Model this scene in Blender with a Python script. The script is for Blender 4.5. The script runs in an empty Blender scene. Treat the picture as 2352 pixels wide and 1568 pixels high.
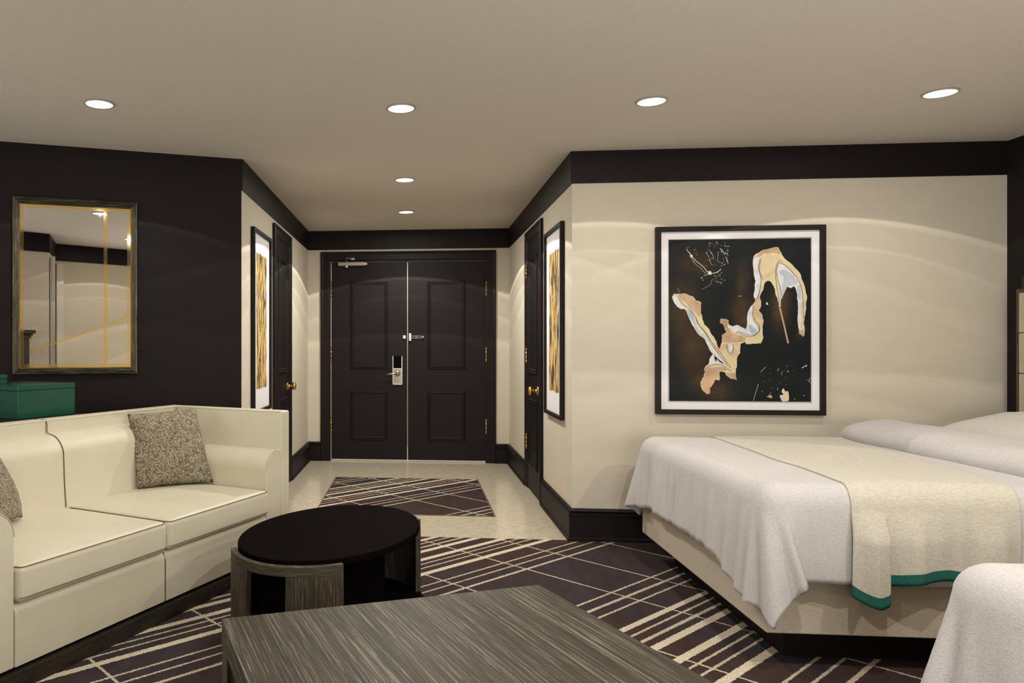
import bpy, bmesh, math, random
from math import sin, cos, pi, radians, sqrt, atan2, hypot
from mathutils import Vector, Matrix, noise
from mathutils.geometry import tessellate_polygon
random.seed(7)
S = bpy.context.scene
C = S.collection

# ------------------------------------------------------------ camera, light, exposure
cd = bpy.data.cameras.new('camera'); cam = bpy.data.objects.new('camera', cd); C.objects.link(cam)
cd.sensor_width = 36; cd.lens = 36*1720/2352
cd.shift_x = (1176-785)/2352; cd.shift_y = 10/2352
cd.clip_start = 0.02
YAW = math.atan(165/1720)
cam.location = (0, 0, 1.22); cam.rotation_euler = (pi/2, 0, YAW)
S.camera = cam
S.view_settings.view_transform = 'Standard'; S.view_settings.look = 'None'
S.view_settings.gamma = 1; S.view_settings.exposure = -0.06
S.view_settings.use_curve_mapping = False
W = bpy.data.worlds.new('world'); S.world = W; W.use_nodes = True
W.node_tree.nodes['Background'].inputs[0].default_value = (1.0, .93, .82, 1)
W.node_tree.nodes['Background'].inputs[1].default_value = 0.0

def area(name, loc, rot, sx, sy, power, col, spread=pi):
    l = bpy.data.lights.new(name, 'AREA'); l.shape = 'RECTANGLE'; l.size = sx; l.size_y = sy
    l.energy = power; l.color = col; l.spread = spread
    o = bpy.data.objects.new(name, l); C.objects.link(o); o.location = loc; o.rotation_euler = rot
    return o
WARM = (1.0, .94, .86)
FILL_COL = (1.0, .99, .97)
# two added fill lights, by the rear wall and far left, out of view
area('daylight_rear', (1.65, -.06, 1.10), (radians(95), 0, 0), 2.4, 2.1, 108, FILL_COL)
area('daylight_left', (-4.12, 1.65, 1.4), (radians(104), 0, radians(-90)), 1.8, 2.0, 66, FILL_COL)
area('corridor_light', (-.06, 8.6, 2.3), (0, 0, 0), 1.6, .7, 22, (1, .97, .93))
SPOT_W, SPOT_HALL = 30, 100
S.cycles.diffuse_bounces = 10; S.cycles.max_bounces = 14

# ------------------------------------------------------------ helpers
def lin(r, g, b):
    f = lambda v: (v/255/12.92) if v <= 10.3 else ((v/255+.055)/1.055)**2.4
    return (f(r), f(g), f(b), 1)

class N:
    """small node-tree wrapper"""
    def __init__(s, name):
        m = bpy.data.materials.new(name); m.use_nodes = True; s.m = m; s.t = m.node_tree
        s.b = s.t.nodes['Principled BSDF']; s.co = None
    def n(s, typ, **k):
        o = s.t.nodes.new(typ)
        for a, v in k.items(): setattr(o, a, v)
        return o
    def L(s, a, b): s.t.links.new(a, b)
    def coord(s, scale=(1, 1, 1), rot=(0, 0, 0), gen=False):
        if s.co is None: s.co = s.n('ShaderNodeTexCoord')
        mp = s.n('ShaderNodeMapping'); mp.inputs['Scale'].default_value = scale; mp.inputs['Rotation'].default_value = rot
        s.L(s.co.outputs['Object'], mp.inputs[0]); return mp.outputs[0]
    def noise(s, scale, detail=3, rough=.6, vec=None, dist=0):
        o = s.n('ShaderNodeTexNoise'); o.inputs['Scale'].default_value = scale; o.inputs['Detail'].default_value = detail
        o.inputs['Roughness'].default_value = rough; o.inputs['Distortion'].default_value = dist
        s.L(vec if vec is not None else s.coord(), o.inputs['Vector']); return o.outputs['Fac']
    def ramp(s, fac, stops, interp='LINEAR'):
        o = s.n('ShaderNodeValToRGB'); cr = o.color_ramp; cr.interpolation = interp
        while len(cr.elements) < len(stops): cr.elements.new(1)
        for e, (p, c) in zip(cr.elements, sorted(stops, key=lambda q: q[0])): e.position = p; e.color = c
        s.L(fac, o.inputs[0]); return o.outputs[0]
    def math(s, op, a, b=None, c=None):
        o = s.n('ShaderNodeMath', operation=op)
        for i, v in enumerate((a, b, c)):
            if v is None: continue
            if isinstance(v, (int, float)): o.inputs[i].default_value = v
            else: s.L(v, o.inputs[i])
        return o.outputs[0]
    def mix(s, f, a, b, mode='MIX'):
        o = s.n('ShaderNodeMix', data_type='RGBA', blend_type=mode)
        for i, v in ((0, f), (6, a), (7, b)):
            if isinstance(v, (int, float)): o.inputs[i].default_value = v
            elif isinstance(v, tuple): o.inputs[i].default_value = v
            else: s.L(v, o.inputs[i])
        return o.outputs[2]
    def bump(s, h, strength=.2, dist=.01):
        o = s.n('ShaderNodeBump'); o.inputs['Strength'].default_value = strength; o.inputs['Distance'].default_value = dist
        s.L(h, o.inputs['Height']); s.L(o.outputs[0], s.b.inputs['Normal'])
    def set(s, col=None, rough=None, metal=None, **k):
        if col is not None:
            if isinstance(col, tuple): s.b.inputs['Base Color'].default_value = col
            else: s.L(col, s.b.inputs['Base Color'])
        if rough is not None: s.b.inputs['Roughness'].default_value = rough
        if metal is not None: s.b.inputs['Metallic'].default_value = metal
        for a, v in k.items(): s.b.inputs[a.replace('_', ' ')].default_value = v
        return s

def plain(name, c, rough=.6, metal=0, grain=0, gs=200, **k):
    q = N(name)
    if grain:
        f = q.noise(gs); d = tuple(x*(1-grain) for x in c[:3])+(1,); u = tuple(min(1, x*(1+grain)) for x in c[:3])+(1,)
        q.set(q.ramp(f, [(.3, d), (.7, u)]), rough, metal, **k); q.bump(f, .15, .002)
    else: q.set(c, rough, metal, **k)
    return q.m

M = {}
def mwall(name, c, amp=.05):
    q = N(name)
    f = q.noise(60, 4, .7, q.coord((1, 1, 4))); g = q.noise(9, 3, .6, q.coord((1, 1, 3)))
    a = tuple(x*(1-amp) for x in c[:3])+(1,); b = tuple(x*(1+amp) for x in c[:3])+(1,)
    col = q.mix(.35, q.ramp(f, [(.3, a), (.7, b)]), q.ramp(g, [(.35, a), (.65, b)]))
    q.set(col, .75); q.b.inputs['Specular IOR Level'].default_value = .25; q.bump(f, .12, .003); return q.m
CREAM = (.60, .545, .44, 1)
M['cream'] = mwall('cream_wallcovering', CREAM)
M['dark_wall'] = mwall('dark_wallcovering', (.011, .0068, .0072, 1), .12)
def mdark(name, c, horiz=True, rough=.5, spec=.2):
    q = N(name); f = q.noise(40, 5, .6, q.coord((1, 1, 14) if horiz else (14, 14, 1)))
    q.set(q.ramp(f, [(.3, tuple(x*.75 for x in c[:3])+(1,)), (.7, tuple(x*1.25 for x in c[:3])+(1,))]), rough); q.b.inputs['Specular IOR Level'].default_value = spec; q.bump(f, .06, .002); return q.m
M['dark_wood'] = mdark('espresso_wood', (.0105, .0064, .0068, 1))
M['espresso'] = mdark('black_brown_stain', (.0048, .0026, .0027, 1), rough=.7, spec=.08)
q = N('ceiling_plaster'); f = q.noise(170, 4, .7)
q.set(q.ramp(f, [(.3, (.59, .54, .465, 1)), (.7, (.71, .655, .565, 1))]), .95); q.bump(f, .5, .005); M['ceiling'] = q.m

STR = [('K', -3.009), ('t', -2.948), ('t', -2.888), ('K', -2.816), ('t', -2.672), ('t', -2.603), ('t', -2.519), ('t', -2.011), ('t', -1.934), ('t', -1.864),
       ('K', -1.715), ('t', -1.655), ('t', -1.598), ('K', -1.534)]
BL = [-.2, -.65, -1.1, -1.669, -2.28, -2.885, -3.385, -3.771, -4.211, -4.589, -5.1, -5.6]
def carpet(name, off=0.0):
    q = N(name); P = 1.595; s0 = -3.08
    base = q.coord(); sp = q.n('ShaderNodeSeparateXYZ'); q.L(base, sp.inputs[0])
    x, y = sp.outputs[0], sp.outputs[1]
    jit = q.math('MULTIPLY', q.math('SUBTRACT', q.noise(90, 1), .5), .012)
    r2 = 1/sqrt(2)
    a = q.math('MULTIPLY', q.math('SUBTRACT', x, y), r2); b = q.math('MULTIPLY', q.math('ADD', x, y), -r2)
    aj = q.math('ADD', a, jit); bj = q.math('ADD', b, jit)
    t = q.math('DIVIDE', q.math('MODULO', q.math('ADD', aj, 20*P - s0 - off), P), P)
    st = [(0, (0, 0, 0, 1))]
    for k, p in STR:
        w = .018 if k == 'K' else .0072; c = (1, 1, 1, 1) if k == 'K' else (.8, .8, .8, 1)
        st += [((p-s0-w)/P, c), ((p-s0+w)/P, (0, 0, 0, 1))]
    m = q.ramp(t, st, 'CONSTANT')
    for v in BL: m = q.math('MAXIMUM', m, q.math('MULTIPLY', q.math('COMPARE', bj, v, .0062), .8))
    # plain ground changes tone from field to field between the lines
    cell = q.n('ShaderNodeTexWhiteNoise', noise_dimensions='2D'); cv = q.n('ShaderNodeCombineXYZ')
    q.L(q.math('FLOOR', q.math('DIVIDE', q.math('ADD', a, 20-.39), .532)), cv.inputs[0])
    q.L(q.math('FLOOR', q.math('DIVIDE', q.math('ADD', b, 20-.5), .42)), cv.inputs[1]); q.L(cv.outputs[0], cell.inputs[0])
    g = q.ramp(cell.outputs[0], [(0, (.058, .031, .032, 1)), (.45, (.052, .036, .031, 1)), (1, (.046, .038, .040, 1))])
    fine = q.noise(230, 2, .8); broad = q.noise(5, 4, .6, q.coord((3, 1, 1), (0, 0, pi/4)))
    g = q.mix(.8, g, q.ramp(fine, [(.34, (.35, .35, .35, 1)), (.66, (1.75, 1.7, 1.7, 1))]), 'MULTIPLY')
    g = q.mix(.5, g, q.ramp(broad, [(.3, (.7, .7, .75, 1)), (.7, (1.3, 1.25, 1.25, 1))]), 'MULTIPLY')
    rope = q.noise(260, 2, .7, q.coord((1, .4, 1), (0, 0, pi/4)))
    yarn = q.ramp(rope, [(.35, (.38, .32, .22, 1)), (.6, (.78, .70, .55, 1))])
    q.set(q.mix(m, g, yarn), .95); q.b.inputs['Specular IOR Level'].default_value = .05
    q.bump(fine, .7, .006); return q.m
M['carpet'] = carpet('striped_carpet'); M['rug'] = carpet('striped_inset_carpet', -.075)
q = N('travertine'); f = q.noise(14, 6, .65, q.coord((1, 5, 1)), .4); g = q.noise(60, 3, .6, q.coord((1, 4, 1)))
q.set(q.mix(.4, q.ramp(f, [(.35, (.38, .31, .22, 1)), (.5, (.58, .51, .39, 1)), (.65, (.68, .62, .50, 1))]), q.ramp(g, [(.38, (.36, .29, .20, 1)), (.52, (.64, .57, .45, 1))])), .14); M['tile'] = q.m

q = N('cream_leather'); f = q.noise(150, 3, .6); g = q.noise(7, 3, .6)
q.set(q.mix(.5, q.ramp(f, [(.3, (.60, .555, .425, 1)), (.7, (.66, .615, .48, 1))]), q.ramp(g, [(.3, (.60, .555, .42, 1)), (.7, (.66, .615, .47, 1))])), .5); q.bump(f, .1, .002); M['leather'] = q.m
M['piping'] = plain('olive_piping', (.16, .125, .07, 1), .7)
q = N('tweed'); sp_ = q.n('ShaderNodeSeparateXYZ'); q.L(q.coord((1, 1, 1)), sp_.inputs[0]); cv_ = q.n('ShaderNodeCombineXYZ')
wob = q.math('MULTIPLY', q.noise(22, 2), .010)
ux = q.math('MULTIPLY', q.math('ADD', sp_.outputs[0], wob), 150); uy = q.math('MULTIPLY', q.math('ADD', sp_.outputs[1], wob), 165)
q.L(q.math('FLOOR', ux), cv_.inputs[0]); q.L(q.math('FLOOR', uy), cv_.inputs[1])
wn = q.n('ShaderNodeTexWhiteNoise', noise_dimensions='2D'); q.L(cv_.outputs[0], wn.inputs[0])
weave = q.math('MULTIPLY', q.math('SINE', q.math('MULTIPLY', ux, pi)), q.math('SINE', q.math('MULTIPLY', uy, pi)))
mm = q.math('ADD', q.math('ADD', q.math('MULTIPLY', q.math('ABSOLUTE', weave), .42), q.math('MULTIPLY', wn.outputs[0], .38)), q.math('MULTIPLY', q.noise(30, 3, .7, q.coord((1, 6, 1))), .22))
q.set(q.ramp(mm, [(.15, (.035, .027, .018, 1)), (.34, (.13, .105, .07, 1)), (.55, (.33, .28, .19, 1)), (.85, (.60, .54, .40, 1))]), .95); q.bump(mm, .8, .004); M['tweed'] = q.m

def mgrain(name, dark, mid, light, axis='y', dens=1.0, rough=.5):
    q = N(name); sc = {'y': (1, .010, 1), 'x': (.03, 1, 1), 'z': (1, 1, .03), 'h': (.04, .04, 1.6)}[axis]
    f = q.noise(270*dens, 4, .75, q.coord(sc), .8); g = q.noise(30*dens, 3, .6, q.coord(sc), .3)
    k = q.math('ADD', q.math('MULTIPLY', f, .86), q.math('MULTIPLY', g, .14))
    q.set(q.ramp(k, [(.38, dark), (.46, mid), (.53, mid), (.60, light)]), rough); q.b.inputs['Specular IOR Level'].default_value = .2; q.bump(f, .25, .002); return q.m
GD, GM, GL = (.013, .011, .0065, 1), (.040, .035, .023, 1), (.20, .18, .12, 1)
M['grey_y'] = mgrain('cerused_oak_lengthwise', GD, GM, GL, 'y')
M['grey_x'] = mgrain('cerused_oak_crosswise', GD, GM, GL, 'x', .9)
M['grey_z'] = mgrain('cerused_oak_upright', (.02, .016, .010, 1), (.055, .047, .033, 1), (.15, .13, .09, 1), 'z')
M['grey_h'] = mgrain('cerused_oak_rail', (.02, .016, .010, 1), (.06, .05, .034, 1), (.15, .13, .09, 1), 'h')
M['grey_frame'] = mgrain('cerused_oak_frame', (.03, .025, .015, 1), (.12, .10, .065, 1), (.30, .27, .19, 1), 'z')
M['grey_dark'] = mgrain('smoked_oak', (.012, .009, .006, 1), (.028, .022, .015, 1), (.05, .042, .03, 1), 'x')
M['black'] = plain('black_lacquer', (.004, .0032, .0032, 1), .7, Specular_IOR_Level=.15)
for k_ in ('espresso', 'black'): M[k_].node_tree.nodes['Principled BSDF'].inputs['IOR'].default_value = 1.12
def linen(name, c, s=1.0):
    q = N(name); a = q.noise(300*s, 2, .7, q.coord((1, .25, 1))); b = q.noise(300*s, 2, .7, q.coord((.25, 1, 1)))
    k = q.math('MULTIPLY', q.math('ADD', a, b), .5)
    q.set(q.ramp(k, [(.38, tuple(x*.80 for x in c[:3])+(1,)), (.58, c)]), .9); q.b.inputs['Sheen Weight'].default_value = .15
    q.bump(k, .5, .004); return q.m
M['linen'] = linen('white_linen', (.555, .535, .525, 1))
M['throw'] = linen('ivory_throw_cloth', (.57, .53, .44, 1), .6)
M['pillow'] = linen('white_pillowcase', (.62, .60, .55, 1), 1.4)
M['teal'] = plain('teal_trim_cloth', (.004, .10, .075, 1), .85, grain=.3)
M['upholstery'] = linen('beige_upholstery', (.56, .48, .365, 1), .7)
M['headpanel'] = linen('headboard_cloth', (.50, .43, .32, 1), .7)
M['silver'] = plain('brushed_nickel', (.42, .39, .32, 1), .38, 1)
M['nickel_light'] = plain('polished_nickel', (.85, .82, .78, 1), .25, .8)
M['brass'] = plain('polished_brass', (.75, .50, .14, 1), .2, 1)
M['green'] = plain('green_lacquer', (.007, .075, .046, 1), .22, 0)
M['mirror'] = plain('silvered_glass', (.82, .80, .76, 1), .01, 1)
M['gold'] = plain('gilded_glass', (.90, .66, .30, 1), .04, .92)
M['mat_board'] = plain('white_mat_board', (.78, .765, .78, 1), .8)
M['frame_dark'] = plain('dark_frame_wood', (.014, .009, .0085, 1), .5, Specular_IOR_Level=.2)
M['white_trim'] = plain('white_painted_wood', (.6, .57, .5, 1), .5)
M['white_ring'] = plain('painted_light_ring', (.42, .38, .30, 1), .5)
M['corridor'] = plain('corridor_paint', (.75, .72, .66, 1), .8)
q = N('lamp_lens'); q.set((.9, .9, .9, 1), .5); q.b.inputs['Emission Color'].default_value = (1, .97, .92, 1); q.b.inputs['Emission Strength'].default_value = 2.2; M['lens'] = q.m

def link(o, parent=None):
    C.objects.link(o)
    if parent is not None: o.parent = parent
    return o
def obj(name, bm, mats, parent=None, smooth=False, bevel=0, seg=2, angle=30):
    me = bpy.data.meshes.new(name)
    bmesh.ops.recalc_face_normals(bm, faces=bm.faces[:])
    if smooth:
        for f in bm.faces: f.smooth = True
    bm.to_mesh(me); bm.free()
    for m in (mats if isinstance(mats, (list, tuple)) else [mats]): me.materials.append(m)
    o = link(bpy.data.objects.new(name, me), parent)
    if bevel:
        b = o.modifiers.new('bevel', 'BEVEL'); b.width = bevel; b.segments = seg; b.limit_method = 'ANGLE'; b.angle_limit = radians(angle); b.harden_normals = False
        for f in me.polygons: f.use_smooth = True
        w = o.modifiers.new('wn', 'WEIGHTED_NORMAL'); w.keep_sharp = True
    return o
def thing(name, label, cat, loc=(0, 0, 0), rz=0, group=None):
    o = link(bpy.data.objects.new(name, None)); o.empty_display_size = .1
    o.location = loc; o.rotation_euler = (0, 0, rz); o['label'] = label; o['category'] = cat
    if group: o['group'] = group
    return o
def struct(o): o['kind'] = 'structure'; return o
def B(): return bmesh.new()
def bx(bm, x0, x1, y0, y1, z0, z1, mi=0):
    v = [bm.verts.new(p) for p in [(x0, y0, z0), (x1, y0, z0), (x1, y1, z0), (x0, y1, z0), (x0, y0, z1), (x1, y0, z1), (x1, y1, z1), (x0, y1, z1)]]
    for f in [(0, 3, 2, 1), (4, 5, 6, 7), (0, 1, 5, 4), (1, 2, 6, 5), (2, 3, 7, 6), (3, 0, 4, 7)]:
        bm.faces.new([v[i] for i in f]).material_index = mi
    return bm
def box(*a): return bx(B(), *a)
def prism(bm, pts, z0, z1, mi=0):
    a = [bm.verts.new((x, y, z0)) for x, y in pts]; b = [bm.verts.new((x, y, z1)) for x, y in pts]; n = len(pts)
    bm.faces.new(a[::-1]).material_index = mi; bm.faces.new(b).material_index = mi
    for i in range(n): bm.faces.new([a[i], a[(i+1) % n], b[(i+1) % n], b[i]]).material_index = mi
    return bm
def skin(bm, rings, closed=False, caps=False, mi=0):
    """rings of 3D points; closed = each ring closes on itself"""
    R = [[bm.verts.new(p) for p in r] for r in rings]; n = len(R[0])
    for i in range(len(R)-1):
        for j in range(n if closed else n-1):
            k = (j+1) % n
            bm.faces.new([R[i][j], R[i][k], R[i+1][k], R[i+1][j]]).material_index = mi
    if caps: bm.faces.new(R[0][::-1]).material_index = mi; bm.faces.new(R[-1]).material_index = mi
    return bm
def extr(bm, prof, f0, f1, mi=0):
    """closed profile [(a,b)] mapped by f0 and f1 to two ends"""
    return skin(bm, [[f0(a, b) for a, b in prof], [f1(a, b) for a, b in prof]], True, True, mi)
def lathe(bm, prof, mat=Matrix(), n=24, mi=0):
    rings = [[mat @ Vector((r*cos(2*pi*j/n), r*sin(2*pi*j/n), h)) for j in range(n)] for r, h in prof]
    return skin(bm, rings, True, True, mi)
def tube(bm, pts, r, n=8, mi=0):
    pts = [Vector(p) for p in pts]; rings = []
    up = Vector((0, 0, 1))
    for i, p in enumerate(pts):
        t = (pts[min(i+1, len(pts)-1)]-pts[max(i-1, 0)]).normalized()
        a = t.cross(up) if abs(t.dot(up)) < .95 else t.cross(Vector((1, 0, 0))); a.normalize(); b = t.cross(a)
        rings.append([p+a*(r*cos(2*pi*j/n))+b*(r*sin(2*pi*j/n)) for j in range(n)])
    return skin(bm, rings, True, True, mi)
def ring_frame(bm, x0, x1, z0, z1, prof, fn, u=False, mi=0):
    """rectangular frame swept from profile [(inset, depth)], closed profile; fn maps (x, z, depth) to 3D; u = no bottom member"""
    loops = []
    for ins, d in prof:
        if u: loops.append([fn(x0+ins, z0, d), fn(x0+ins, z1-ins, d), fn(x1-ins, z1-ins, d), fn(x1-ins, z0, d)])
        else: loops.append([fn(x0+ins, z0+ins, d), fn(x0+ins, z1-ins, d), fn(x1-ins, z1-ins, d), fn(x1-ins, z0+ins, d)])
    R = [[bm.verts.new(p) for p in l] for l in loops]; n = len(R)
    for i in range(n):
        a, b = R[i], R[(i+1) % n]
        for j in range(3 if u else 4):
            k = (j+1) % 4
            bm.faces.new([a[j], a[k], b[k], b[j]]).material_index = mi
    if u:
        bm.faces.new([r[0] for r in R]); bm.faces.new([r[3] for r in R])
    return bm
def sweep(bm, path, prof, mi=0):
    """profile [(out, z)] swept along a floor polyline, out = to the left-hand normal given by path order, mitred"""
    P = [Vector(p) for p in path]; rings = []
    for i, p in enumerate(P):
        ns = []
        if i > 0: d = (P[i]-P[i-1]).normalized(); ns.append(Vector((-d.y, d.x)))
        if i < len(P)-1: d = (P[i+1]-P[i]).normalized(); ns.append(Vector((-d.y, d.x)))
        n = sum(ns, Vector((0, 0))).normalized(); k = 1/max(.3, n.dot(ns[0]))
        rings.append([(p.x+n.x*o*k, p.y+n.y*o*k, z) for o, z in prof])
    return skin(bm, rings, True, True, mi)
def dup(root, loc=None, label=None):
    r = root.copy(); C.objects.link(r)
    if loc is not None: r.location = loc
    if label: r['label'] = label
    for ch in list(root.children):
        c = ch.copy(); C.objects.link(c); c.parent = r
        for g in list(ch.children):
            e = g.copy(); C.objects.link(e); e.parent = c
    return r

# ------------------------------------------------------------ room
XL, XR, YA, YB, XE, H = -1.12, .99, 4.82, 7.91, 3.52, 2.44
TH = radians(22.62); WD = Vector((cos(TH), sin(TH))); WN = Vector((sin(TH), -cos(TH)))
A0 = Vector((XL, 4.81)); MW = A0 - WD*3.35
def wallq(name, p, q_, mat, z0=0, z1=H, th=.1):
    p = Vector(p); q_ = Vector(q_); d = (q_-p).normalized(); n = Vector((-d.y, d.x))*th   # room to the right of p->q
    return struct(obj(name, prism(B(), [tuple(p), tuple(q_), tuple(q_+n), tuple(p+n)], z0, z1), mat))
wallq('wall_left', MW, A0, M['dark_wall'])
wallq('wall_hall_left', (XL, 4.81), (XL, YB), M['cream'])
DX0, DX1, DZ = -.875, .754, 2.11
b = B()
for x0, x1, z0, z1 in ((XL-.1, DX0, 0, H), (DX1, XR+.1, 0, H), (DX0, DX1, DZ, H)): bx(b, x0, x1, YB, YB+.1, z0, z1)
struct(obj('wall_back', b, M['cream']))
wallq('wall_hall_right', (XR, YB), (XR, YA), M['cream'])
wallq('wall_bedside', (XR+.1, YA), (XE, YA), M['cream'])
wallq('wall_right', (XE, YA+.1), (XE, -.1), M['dark_wall'])
wallq('wall_rear', (XE, -.1), (-.64, -.1), M['cream'])
wallq('wall_rear_step', (-.64, -.1), (-.97, .65), M['cream'])
wallq('wall_rear_left', (-.97, .65), (-4.2, .65), M['cream'])
wallq('wall_window_side', (-4.2, .65), (-4.2, MW.y), M['cream'])
struct(obj('floor', prism(B(), [(-4.3, -.2), (XE+.1, -.2), (XE+.1, YA), (XL-.1, YA), (XL-.1, 4.95), (-4.3, 3.7)], -.1, 0), M['carpet']))
struct(obj('floor_hall', box(XL-.1, XR+.1, YA, YB+.1, -.1, 0), M['tile']))
struct(obj('floor_inset', box(-.71, .574, 5.43, 6.905, 0, .003), M['rug']))
b = B(); 
for x0, x1, y0, y1 in ((-.72, .584, 5.42, 5.43), (-.72, .584, 6.905, 6.915), (-.72, -.71, 5.43, 6.905), (.574, .584, 5.43, 6.905)): bx(b, x0, x1, y0, y1, 0, .004)
struct(obj('trim_5', b, plain('brass_edge', (.16, .12, .06, 1), .5, .3)))
struct(obj('ceiling', box(-4.3, XE+.1, -.2, YB+.1, H, H+.1), M['ceiling']))
# corridor behind the double door, its light shows in the gaps
b = B(); bx(b, -1.2, 1.1, 9.2, 9.3, 0, H); bx(b, -1.3, -1.2, YB+.1, 9.3, 0, H); bx(b, 1.1, 1.2, YB+.1, 9.3, 0, H); bx(b, -1.3, 1.2, YB+.1, 9.3, -.1, 0); bx(b, -1.3, 1.2, YB+.1, 9.3, H, H+.1)
struct(obj('wall_corridor', b, M['corridor']))
BAND = [(0, 2.238), (.008, 2.238), (.008, H), (0, H)]
struct(obj('trim_1', sweep(B(), [(XE, YA), (XR, YA), (XR, YB), (XL, YB), (XL, 4.81)], BAND), M['dark_wood']))
struct(obj('trim_2', sweep(B(), [(-4.2, .65), (-.97, .65), (-.64, -.1), (XE, -.1)], BAND), M['dark_wood']))
BASE = [(0, 0), (.030, 0), (.030, .018), (.021, .024), (.021, .156), (.027, .160), (.027, .171), (.016, .175), (.022, .187), (.014, .200), (0, .202)]
struct(obj('baseboard_back_left', sweep(B(), [(-.985, YB), (XL, YB), (XL, 6.72)], BASE), M['dark_wood']))
struct(obj('baseboard_back_right', sweep(B(), [(XR, 6.70), (XR, YB), (.852, YB)], BASE), M['dark_wood']))
struct(obj('baseboard_bedside', sweep(B(), [(XE, YA), (XR, YA), (XR, 5.85)], BASE), M['dark_wood']))
struct(obj('baseboard_left', sweep(B(), [(XL, 5.88), (XL, 4.81), tuple(MW)], BASE), M['dark_wood']))
struct(obj('trim_3', box(-.66, -.58, -.1, .0, .0, 2.2), M['white_trim']))
struct(obj('trim_4', prism(B(), [(-.94, .63), (-.90, .645), (-.86, .52), (-.90, .50)], 0, 2.2), M['white_trim']))

# made-up window frames and panes around the two added fill lights, unseen
WF = [(0, 0), (0, .03), (.05, .03), (.05, 0)]
w_ = struct(obj('window_1', ring_frame(B(), .42, 2.88, .04, 2.18, WF, lambda x, z, d: (x, -.099+d, z)), M['white_trim']))
obj('pane', box(.47, 2.83, -.098, -.092, .09, 2.13), M['corridor'], w_)
w_ = struct(obj('window_2', ring_frame(B(), .72, 2.58, .38, 2.22, WF, lambda y, z, d: (-4.199+d, y, z)), M['white_trim']))
obj('pane', box(-4.198, -4.192, .77, 2.53, .43, 2.17), M['corridor'], w_)

# double entrance door
CAS = [(0, 0), (0, -.022), (.012, -.026), (.03, -.018), (.085, -.018), (.095, -.012), (.105, -.012), (.105, 0)]
struct(obj('trim_6', ring_frame(B(), -.982, .850, 0, 2.215, CAS, lambda x, z, d: (x, YB+d, z), u=True), M['dark_wood']))
MOLD = [(0, 0), (.004, -.010), (.012, -.012), (.018, -.005), (.024, -.009), (.032, -.009), (.038, -.003), (.04, 0)]
def leaf(n, x0, x1):
    d = struct(obj(n, box(x0, x1, YB+.004, YB+.05, .020, DZ-.005), M['dark_wood'], bevel=.0015))
    return d
d1 = leaf('door_1', DX0+.007, -.0675); d2 = leaf('door_2', -.0605, DX1-.007)
for d, xa in ((d1, -.671), (d2, .141)):
    for z0, z1 in ((.972, 1.903), (.222, .756)):
        obj('panel_moulding', ring_frame(B(), xa, xa+.402, z0, z1, MOLD, lambda x, z, dd: (x, YB+.005+dd, z)), M['dark_wood'], d)
for d, x in ((d1, DX0+.003), (d2, DX1-.003)):
    for z in (1.74, 1.05, .30):
        b = B(); tube(b, [(x, YB-.008, z), (x, YB-.008, z+.16)], .0056, 8)
        for k in range(4): tube(b, [(x, YB-.008, z+.002+k*.04), (x, YB-.008, z+.036+k*.04)], .0068, 8)
        obj('hinge', b, M['brass'], d, True)
# door closer
cl = B(); extr(cl, [(-.796, 2.062), (-.52, 2.062), (-.484, 2.068), (-.484, 2.096), (-.52, 2.104), (-.796, 2.104)], lambda a, z: (a, YB-.055, z), lambda a, z: (a, YB+.004, z))
o = obj('door_closer', cl, M['silver'], d1, bevel=.006)
b = B(); tube(b, [(-.705, YB-.03, 2.10), (-.712, YB-.035, 2.145), (-.63, YB-.03, 2.137)], .006); bx(b, -.655, -.618, YB-.04, YB-.02, 2.125, 2.147); tube(b, [(-.705, YB-.03, 2.064), (-.705, YB-.03, 2.045)], .022, 12)
obj('closer_arm', b, M['silver'], o)
# lock with lever
b = box(-.219, -.119, YB-.012, YB+.004, .821, .985); lk = obj('lock_plate', b, M['silver'], d1, bevel=.004)
b = box(-.219, -.119, YB-.009, YB+.004, .985, 1.112); obj('card_reader', b, M['black'], lk)
b = B()
for x in (-.216, -.122): bx(b, x-.004, x+.004, YB-.020, YB+.004, .815, 1.108); lathe(b, [(.0001, -.006), (.006, 0), (.0001, .006)], Matrix.Translation((x, YB-.014, 1.112)), 10)
bx(b, -.219, -.119, YB-.020, YB+.002, .812, .822); obj('lock_rim', b, M['nickel_light'], lk)
RY = Matrix.Rotation(pi/2, 4, 'X')
b = B(); lathe(b, [(.031, 0), (.031, .008), (.024, .014), (.012, .016), (.012, .045), (.0001, .046)], Matrix.Translation((-.170, YB-.012, .930)) @ RY, 24)
tube(b, [(-.170, YB-.055, .932), (-.20, YB-.06, .930), (-.24, YB-.058, .925), (-.283, YB-.052, .922)], .0095, 10); obj('lever_handle', b, M['silver'], lk, True)
b = box(-.114, -.082, YB-.022, YB+.004, 1.293, 1.330); obj('latch_keeper', b, M['nickel_light'], d1, bevel=.005)
b = box(-.052, -.024, YB-.026, YB+.004, 1.270, 1.352); lt = obj('swing_latch', b, M['nickel_light'], d2, bevel=.006)
b = B(); tube(b, [(-.03, YB-.02, 1.322), (.09, YB-.02, 1.322)], .0032); tube(b, [(-.03, YB-.02, 1.302), (.09, YB-.02, 1.302)], .0032)
lathe(b, [(.0001, -.012), (.009, -.008), (.012, 0), (.009, .008), (.0001, .012)], Matrix.Translation((.097, YB-.02, 1.312)), 12); obj('latch_bar', b, M['nickel_light'], lt, True)

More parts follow.
